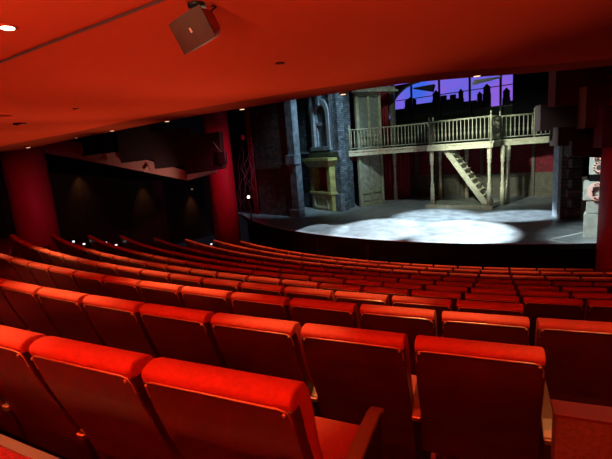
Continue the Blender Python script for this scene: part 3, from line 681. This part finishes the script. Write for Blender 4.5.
# return end under the last box and the underside behind
A_, B_ = pt(187, 180.5, 15.1), pt(217, 172.5, 15.9); A2, B2 = pt(187, 171, 15.1), pt(217, 167, 15.9)
o_ = Vector((-0.05, 0.25, 0))
MB().add([A_, B_, B2, A2, A_+o_, B_+o_, B2+o_, A2+o_], [(0, 1, 2, 3), (7, 6, 5, 4), (0, 4, 5, 1), (1, 5, 6, 2), (2, 6, 7, 3), (3, 7, 4, 0)]).build('end_fascia', 'pale_ledge', lb)
q = MB(); a1, a2, a3, a4 = pt(42, 151.8, 16.8), pt(187, 179.6, 15.3), pt(217, 172, 16.1), W(13.5, -11.8, EYE-0.9); a5 = W(21, -12.8, EYE+0.6)
pl_ = [a1, a2, a3, a4, a5]; q.add([p for p in pl_] + [p+Vector((0, 0, 0.03)) for p in pl_], [(4, 3, 2, 1, 0), (5, 6, 7, 8, 9)] + [(i, (i+1) % 5, 5+(i+1) % 5, 5+i) for i in range(5)])
q.build('soffit', 'black', lb)
def qbox(x0, y0, x1, y1, ht_px, d0, d1, dep):
    A_, B_ = at(x0, y0, d=d0), at(x1, y1, d=d1); h = ht_px/F_PX*d0
    dv = (B_-A_); dv.z = 0; dv.normalize(); nn = Vector((-dv.y, dv.x, 0)); nn = nn if nn.y > 0 else -nn
    vs = [A_, B_, B_+nn*dep, A_+nn*dep]; vs += [v+Vector((0, 0, h)) for v in vs]
    return MB().add(vs, [(3, 2, 1, 0), (4, 5, 6, 7), (0, 1, 5, 4), (1, 2, 6, 5), (2, 3, 7, 6), (3, 0, 4, 7)])
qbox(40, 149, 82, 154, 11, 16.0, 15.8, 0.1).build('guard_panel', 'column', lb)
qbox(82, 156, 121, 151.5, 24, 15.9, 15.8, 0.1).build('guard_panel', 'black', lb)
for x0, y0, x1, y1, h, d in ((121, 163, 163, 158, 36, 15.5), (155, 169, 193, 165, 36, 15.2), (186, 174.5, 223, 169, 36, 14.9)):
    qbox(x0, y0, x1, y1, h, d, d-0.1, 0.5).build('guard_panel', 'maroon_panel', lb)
for x0, y0, x1, y1, h, d in ((99, 166, 118, 164, 9, 15.95), (121, 160, 155, 164, 5, 15.75)): pass
for x, y, d in ((108, 163.5, 15.7), (147, 171.5, 15.3), (182, 178.0, 15.0)):
    P = at(x, y, d=d); q = MB(); q.add([P+Vector((-0.12, 0, 0)), P+Vector((0.12, 0, -0.03)), P+Vector((0.03, 0, 0.2)), P+Vector((-0.12, 0.05, 0)), P+Vector((0.12, 0.05, -0.03)), P+Vector((0.03, 0.05, 0.2))],
          [(0, 1, 2), (5, 4, 3), (0, 3, 4, 1), (1, 4, 5, 2), (2, 5, 3, 0)])
    q.build('bracket', 'pale_ledge', lb)
for (x0, y0), (x1, y1), d in (((158, 127), (185, 125), 15.3), ((189, 135), (214, 133), 15.0)):
    A_, B_ = at(x0, y0, d=d), at(x1, y1, d=d)
    MB().tube([A_-Vector((0, 0, .35)), A_, B_, B_-Vector((0, 0, .35))], 0.018, 6).build('handrail', 'cable', lb)
# loudspeaker at its end
ls = thing('wall_speaker', at(223, 157, d=14.8), 'small black loudspeaker at the end of the left side balcony', 'speaker')
P = ls.location
q = MB(); q.box(P.x-0.16, P.x+0.12, P.y-0.15, P.y+0.15, P.z-0.25, P.z+0.2); q.build('cabinet', 'black_metal', ls, bevel=0.03)
MB().tube([P+Vector((-0.3, 0, 0.55)), P+Vector((-0.05, 0, 0.18))], 0.015, 6).build('bracket_arm', 'cable', ls)
# lamps beneath the ledge washing the dark wall
for x, y, lab in ((79, 166, 'left'), (144, 177, 'middle'), (192, 189, 'right')):
    # drop a lamp just in front of the wall
    d = 14.0
    while True:
        P = at(x, y, d=d)
        r_ = Vector((P.x-CX, P.y-CY)); a_ = r_.dot(U); b_ = r_.dot(V)
        if b_ < -13.2+(26-a_)/18.0+0.35 or d > 34: break
        d += 0.1
    t = thing('wall_washer', P, 'small warm downlight on the dark left wall, %s of three' % {'left': 'leftmost', 'middle': 'middle one', 'right': 'rightmost'}[lab], 'lamp', 'downlights on the dark left wall')
    MB().lathe((P.x, P.y, P.z), [(0.07, 0), (0.07, 0.16)], 12).build('housing', 'black_metal', t)
    MB().lathe((P.x, P.y, P.z-0.012), [(0.05, 0), (0.05, 0.01)], 12).build('lens', 'lamp_dim', t)
    spot('wall_washer_lamp', P-Vector((0, 0, 0.05)), P+Vector((-V.x*0.25, -V.y*0.25, -2)), 60, (1.0, 0.42, 0.12), 58, 1.0, 0.04)
spot('ledge_fill', at(160, 215, d=13.2), at(150, 170, d=15.3), 130, (1, 0.62, 0.5), 55, 1.0, 0.1)  # added fill spot brightening the raked fascia, no fixture hangs here

# ------------------------------------------------------------------ stepped side balcony, right
rbn = thing('side_balcony', at(600, 110, d=9.3), 'stepped side balcony with rust red ends at the upper right', 'balcony')
qbox(555, 106, 640, 99, 45, 9.3, 9.2, 0.3).build('end_wall', 'red_wall', rbn)
qbox(585, 128.5, 650, 121, 40, 8.9, 8.8, 0.3).build('end_wall', 'rust_wall', rbn)
qbox(601.5, 148, 650, 142, 40, 8.7, 8.6, 0.3).build('end_wall', 'rust_wall', rbn)
qbox(540, 131, 585.5, 127.5, 25, 9.8, 9.6, 0.4).build('guard_panel', 'maroon_panel', rbn)
qbox(558, 146, 602, 144.5, 18, 9.5, 9.4, 0.4).build('guard_panel', 'maroon_panel', rbn)
qbox(572, 155.5, 604, 158, 14, 9.3, 9.2, 0.4).build('guard_panel', 'maroon_panel', rbn)

# ------------------------------------------------------------------ ceiling fittings
sp_ = thing('ceiling_speaker', at(197, 26, d=3.45), 'boxy loudspeaker with curved grille hung from the red soffit', 'speaker')
Cc = at(198, 29, z=CEIL-0.17)
sp_.location = Cc
rot = Matrix.Rotation(R_(-28), 4, 'Z') @ Matrix.Rotation(R_(-14), 4, 'Y') @ Matrix.Rotation(R_(20), 4, 'X')
def spk(vs): return [Cc + (rot @ (Vector(v)*0.74)) for v in vs]
def trap(y0, w0, y1, w1, h0, h1):
    return spk([(-w0, y0, -h0), (w0, y0, -h0), (w0, y0, h0), (-w0, y0, h0), (-w1, y1, -h1), (w1, y1, -h1), (w1, y1, h1), (-w1, y1, h1)])
BX = [(0, 1, 2, 3), (7, 6, 5, 4), (0, 4, 5, 1), (1, 5, 6, 2), (2, 6, 7, 3), (3, 7, 4, 0)]
MB().add(trap(-0.10, 0.2, 0.18, 0.13, 0.145, 0.11), BX).build('cabinet', 'speaker_box', sp_, bevel=0.05, seg=4)
g = MB(); vs = []; n = 8
for i in range(n+1):
    u = -1+2*i/n; x = u*0.19; y = -0.105-0.04*(1-u*u)
    vs += spk([(x, y, -0.135), (x, y, 0.135), (x, -0.09, 0.135), (x, -0.09, -0.135)])
fs = [(0, 1, 2, 3), (4*n+3, 4*n+2, 4*n+1, 4*n)]
for i in range(n):
    for k in range(4): fs.append((4*i+k, 4*(i+1)+k, 4*(i+1)+(k+1) % 4, 4*i+(k+1) % 4))
g.add(vs, fs).build('grille', 'speaker', sp_)
MB().add(spk([(0.012, -0.148, -0.02), (0.028, -0.148, -0.02), (0.028, -0.148, 0.02), (0.012, -0.148, 0.02), (0.012, -0.14, -0.02), (0.028, -0.14, -0.02), (0.028, -0.14, 0.02), (0.012, -0.14, 0.02)]), BX).build('badge', 'white_tag', sp_)
MB().tube([Cc+Vector((0, 0.05, 0.08)), (Cc.x, Cc.y+0.05, CEIL+0.02)], 0.02, 10).build('mount_pole', 'black_metal', sp_)
MB().lathe((Cc.x, Cc.y+0.05, CEIL-0.02), [(0.06, 0), (0.06, 0.03)], 16).build('mount_plate', 'black_metal', sp_)
MB().tube([Cc+Vector((0.05, 0.08, 0.1)), Cc+Vector((0.12, 0.10, 0.16)), (Cc.x+0.06, Cc.y+0.12, CEIL+0.01)], 0.006, 6).build('cable', 'black_metal', sp_)
def fitting(name, x, y, r, label, cat, m1, m2, z=CEIL, group=None):
    P = at(x, y, z=z)
    t = thing(name, P, label, cat, group)
    q = MB(); n = 20
    q.lathe((P.x, P.y, P.z-0.012), [(r*1.0, 0), (r*1.0, 0.03)], n); q.build('trim_ring', m1, t)
    MB().lathe((P.x, P.y, P.z-0.018), [(r*0.72, 0), (r*0.74, 0.008)], n).build('lens', m2, t)
    return t
fitting('recessed_downlight', 7, 26, 0.06, 'brightly lit recessed downlight at the upper left of the red soffit', 'lamp', 'ceiling', 'lamp_on')
fitting('smoke_detector', 280, 63, 0.055, 'small round detector on the soffit right of the hanging speaker', 'detector', 'groove', 'ceiling')
fitting('smoke_detector', 76, 108.5, 0.05, 'small round detector on the soffit left of centre', 'detector', 'groove', 'ceiling')
fitting('ceiling_vent', 20, 124, 0.11, 'round vent on the soffit near the left photo edge', 'vent', 'groove', 'ceiling', z=EYE+0.86)
MBL = [(28, 146, 'the leftmost, dim'), (47, 141.5, 'second from the left'), (75, 136.5, 'third from the left'), (112, 129.3, 'fourth from the left'), (167, 119.8, 'midway between the columns'),
       (242, 107.6, 'directly above the tall crimson column'), (343, 92.5, 'above the brick corner of the set'), (477, 74.2, 'above the staircase')]
for x, y, w in MBL:
    zz = CEIL if x >= 100 else EYE + (0.70 if x < 40 else 0.82 if x < 60 else 0.92)
    fitting('recessed_downlight', x, y + 1.2, 0.075, 'recessed downlight near the soffit edge, %s' % w, 'lamp', 'ceiling', 'lamp_dim', z=zz-0.006, group='recessed downlights along the soffit edge')

# step lights and the bright stage lamp
for x, y, w, wh in ((73.5, 241.5, 'upper of the left pair beyond the thick column', 0), (84, 244, 'lower of the left pair beyond the thick column', 0), (106, 242.6, 'left one of the second pair in the aisle', 0),
                    (116, 245, 'right one of the second pair in the aisle', 0), (144.6, 245.3, 'alone between two row ends', 0), (211.3, 244.2, 'left one at the foot of the tall column', 0), (217.6, 246, 'right one at the foot of the tall column', 0)):
    th_ = R_(-57.5)
    d = 6.0
    best = None
    while d < 22:
        P = at(x, y, d=d); r_ = math.hypot(P.x-CX, P.y-CY); t_a = math.atan2(P.x-CX, CY-P.y)
        if t_a < R_(-56.0): best = P; break
        d += 0.05
    t = thing('step_light', best, 'tiny white aisle light, %s' % w, 'lamp', 'aisle step lights')
    MB().box(best.x-0.03, best.x+0.03, best.y-0.02, best.y+0.02, best.z-0.02, best.z+0.02).build('lens', 'step_on', t, bevel=0.008)
    fz = [FL[k] for k in range(11) if (RR[k+1]+0.06 if k < 10 else 14.3) <= math.hypot(best.x-CX, best.y-CY) <= RR[k]+0.06]
    zf = fz[0] if fz else 0.0
    MB().tube([(best.x, best.y+0.02, best.z-0.02), (best.x, best.y+0.02, min(zf, best.z-0.05))], 0.012, 6).build('stem', 'black_metal', t)
P = at(248.5, 197, d=16.2)
t = thing('stage_lamp', P, 'bright white lamp among cables left of the dark brick wall', 'lamp')
MB().lathe((P.x, P.y, P.z-0.05), [(0.02, 0), (0.045, 0.02), (0.05, 0.05), (0.045, 0.08), (0.02, 0.1)], 16).build('bulb', 'lamp_on', t)
MB().box(P.x-0.08, P.x+0.08, P.y+0.05, P.y+0.3, P.z-0.08, P.z+0.08).build('housing', 'black_metal', t, bevel=0.02)
MB().tube([(P.x, P.y+0.2, P.z), (P.x, P.y+0.2, 1.1)], 0.025, 8).build('stand', 'black_metal', t)
random.seed(5)
cb = thing('cable_bundle', at(245, 210, d=16.6), 'tangle of thin grey cables hanging between tall column and brick wall', 'cables')
for i in range(9):
    x, y = 240+random.uniform(0, 14), 138+random.uniform(0, 30); pts = []
    for k in range(9):
        pts.append(at(x, y, d=16.9+0.1*i)); x += random.uniform(-4, 4.5); y += random.uniform(2, 9)
    MB().tube(pts, 0.009, 5).build('cable', 'cable', cb)
MB().lathe(at(243, 140, d=16.8), [(0.05, 0), (0.08, 0.1), (0.05, 0.2)], 10).build('clamp', 'curtain', cb)

# brown low partition in the right foreground
bp_ = thing('low_partition', RP(23.8, R_(-21.0), FL[1]), 'low brown fabric partition at the lower right corner', 'partition')
tL = math.atan2(0.83-CX, CY-1.31); PT = MB().sector(23.80, 23.88, tL, R_(-18.6), FL[1], EYE-1.0, 10); PT.build('panel', 'brown', bp_)
MB().sector(23.79, 23.885, tL-0.0003, R_(-18.6), EYE-1.0, EYE-0.99, 10).build('cap', 'groove', bp_)

# ------------------------------------------------------------------ seats
def make_seat():
    t = bpy.data.objects.new('theatre_seat', None); col.objects.link(t); t.empty_display_size = 0.1
    w = 0.257
    rear = [(0.185, 0.50), (0.150, 0.60), (0.110, 0.70), (0.072, 0.80), (0.040, 0.90), (0.014, 1.000), (-0.006, 1.020), (-0.012, 1.035), (-0.004, 1.053), (0.018, 1.064)]
    front = [(0.050, 1.066), (0.085, 1.054), (0.110, 1.020), (0.128, 0.94), (0.155, 0.80), (0.200, 0.64), (0.250, 0.52)]
    q = MB(); q.extrude(rear+front, -w, w)
    o = q.build('backrest', 'fabric', t, bevel=0.022, seg=3)
    me = o.data
    for p in me.polygons: p.use_smooth = True
    # hard back shell, follows the rear of the cushion
    sh = [(0.010, 1.018), (0.040, 0.90), (0.072, 0.80), (0.110, 0.70), (0.150, 0.60), (0.180, 0.50), (0.200, 0.36)]
    q = MB(); outer = [(y-0.016, z) for y, z in sh]; inner = [(y+0.030, z) for y, z in reversed(sh)]
    q.extrude(outer+inner, -0.258, 0.258); q.build('back_shell', 'shell', t, bevel=0.004, seg=1)
    # metal trim along the top of the shell, turning down at both corners
    pts = [(-0.250, 0.010, 0.955), (-0.250, 0.002, 0.99), (-0.240, -0.005, 1.014), (-0.215, -0.008, 1.021), (0.215, -0.008, 1.021), (0.240, -0.005, 1.014), (0.250, 0.002, 0.99), (0.250, 0.010, 0.955)]
    q = MB(); q.tube(pts, 0.0034, 6); q.build('trim_strip', 'brass', t)
    for sx_ in (-0.236, 0.236):
        q = MB(); q.tube([(sx_, -0.008, 1.008), (sx_, -0.014, 1.008)], 0.006, 8); q.build('screw', 'brass', t)
    q = MB(); q.extrude([(0.23, 0.38), (0.22, 0.46), (0.26, 0.50), (0.44, 0.515), (0.62, 0.515), (0.68, 0.495), (0.70, 0.455), (0.68, 0.41), (0.62, 0.39)], -0.245, 0.245)
    o = q.build('seat_cushion', 'fabric', t, bevel=0.02, seg=2)
    for p in o.data.polygons: p.use_smooth = True
    add_arm(t, -0.28)
    return t
arm_cache = {}
def add_arm(t, x):
    if 'a' not in arm_cache:
        top = [(0.140, 0.590), (0.165, 0.612), (0.220, 0.635), (0.320, 0.652), (0.440, 0.660), (0.560, 0.655), (0.62, 0.640)]
        prof = top + [(y, z-0.022) for y, z in reversed(top)]
        q = MB(); q.extrude(prof, -0.027, 0.027); me = q.mesh('armrest', bevel=0.004, seg=1); me.materials.append(M['arm']); arm_cache['a'] = me
        pn = [(0.20, 0.0), (0.20, 0.40), (0.165, 0.585), (0.240, 0.618), (0.340, 0.634), (0.460, 0.640), (0.560, 0.635), (0.60, 0.625), (0.60, 0.45), (0.52, 0.0)]
        q = MB(); q.extrude(pn, -0.016, 0.016); me = q.mesh('side_panel'); me.materials.append(M['arm_panel']); arm_cache['p'] = me
        q = MB(); q.box(-0.022, 0.022, 0.125, 0.175, 0.565, 0.592); me = q.mesh('end_bracket', bevel=0.004, seg=1); me.materials.append(M['brass']); arm_cache['b'] = me
    for nm, k in (('armrest', 'a'), ('side_panel', 'p'), ('end_bracket', 'b')):
        o = bpy.data.objects.new(nm, arm_cache[k]); col.objects.link(o); o.parent = t; o.location = (x, 0, 0)
proto = make_seat(); first = True
ORD = ['first', 'second', 'third', 'fourth', 'fifth', 'sixth', 'seventh', 'eighth', 'ninth', 'tenth', 'eleventh', 'twelfth', 'thirteenth', 'fourteenth', 'fifteenth', 'sixteenth',
       'seventeenth', 'eighteenth', 'nineteenth', 'twentieth', 'twenty-first', 'twenty-second', 'twenty-third', 'twenty-fourth', 'twenty-fifth', 'twenty-sixth']
ROWS = ['the nearest row', 'the second row from the camera', 'the third row from the camera', 'the fourth row from the camera', 'the fifth row from the camera',
        'the middle row, sixth from the stage', 'the fifth row from the stage', 'the fourth row from the stage', 'the third row from the stage', 'the second row from the stage', 'the front row by the stage']
for k in range(11):
    R = RR[k]; a0 = R_(AA[k]); spots = []
    jl = JL[k]
    for j in range(-30, 40):
        if j >= JR[k]: break
        th = a0 + (j + 0.48 - jl)*PITCH_S/R
        if th < R_({2: -49.0, 3: -50.9, 4: -52.6, 5: -54.4, 9: -54.2}.get(k, -55.8)) or th > R_(-14.2): continue
        P = RP(R, th, FL[k]); x, y = to_px(P + Vector((0, 0, 1.05)))
        x2, y2 = to_px(RP(R, th+0.25/R, FL[k]+1.05)); x1, y1 = to_px(RP(R, th-0.25/R, FL[k]+1.05))
        if x2 < -420 or x1 > 608 or y > 459 or x < -3000: 
            continue
        spots.append((th, P, x if x2 >= 0 else -5000))
    hidden = [q_ for q_ in spots if q_[2] == -5000][-4:]
    spots = [q_ for q_ in spots if q_[2] > -5000] + hidden[::-1]
    n = len(spots) - len(hidden); end_seat = None
    for i, (th, P, x) in enumerate(spots):
        if first: t = proto; first = False
        else:
            t = proto.copy(); col.objects.link(t)
            for ch in list(proto.children):
                c_ = ch.copy(); col.objects.link(c_); c_.parent = t
        t.location = P; t.rotation_euler = (0, 0, th)
        w = ORD[min(i, 25)] + ' from the left' if i <= n//2 or i >= n else (ORD[n-1-i] + ' from the right' if n-1-i > 0 else 'the rightmost')
        if n-1-i == 0: w = 'the rightmost'
        if i == 0: w = 'the leftmost in view'
        if i >= n: w = ORD[i-n] + ' beyond the left edge'
        t['label'] = 'red upholstered theatre seat in %s, %s' % (ROWS[k], w)
        t['category'] = 'seat'; t['group'] = 'red theatre seats in ' + ROWS[k]
        if i == n-1: end_seat = t
    # closing armrest on the right end, a part of the last seat
    if spots:
        if JR[k] < 99: add_arm(end_seat, 0.30)
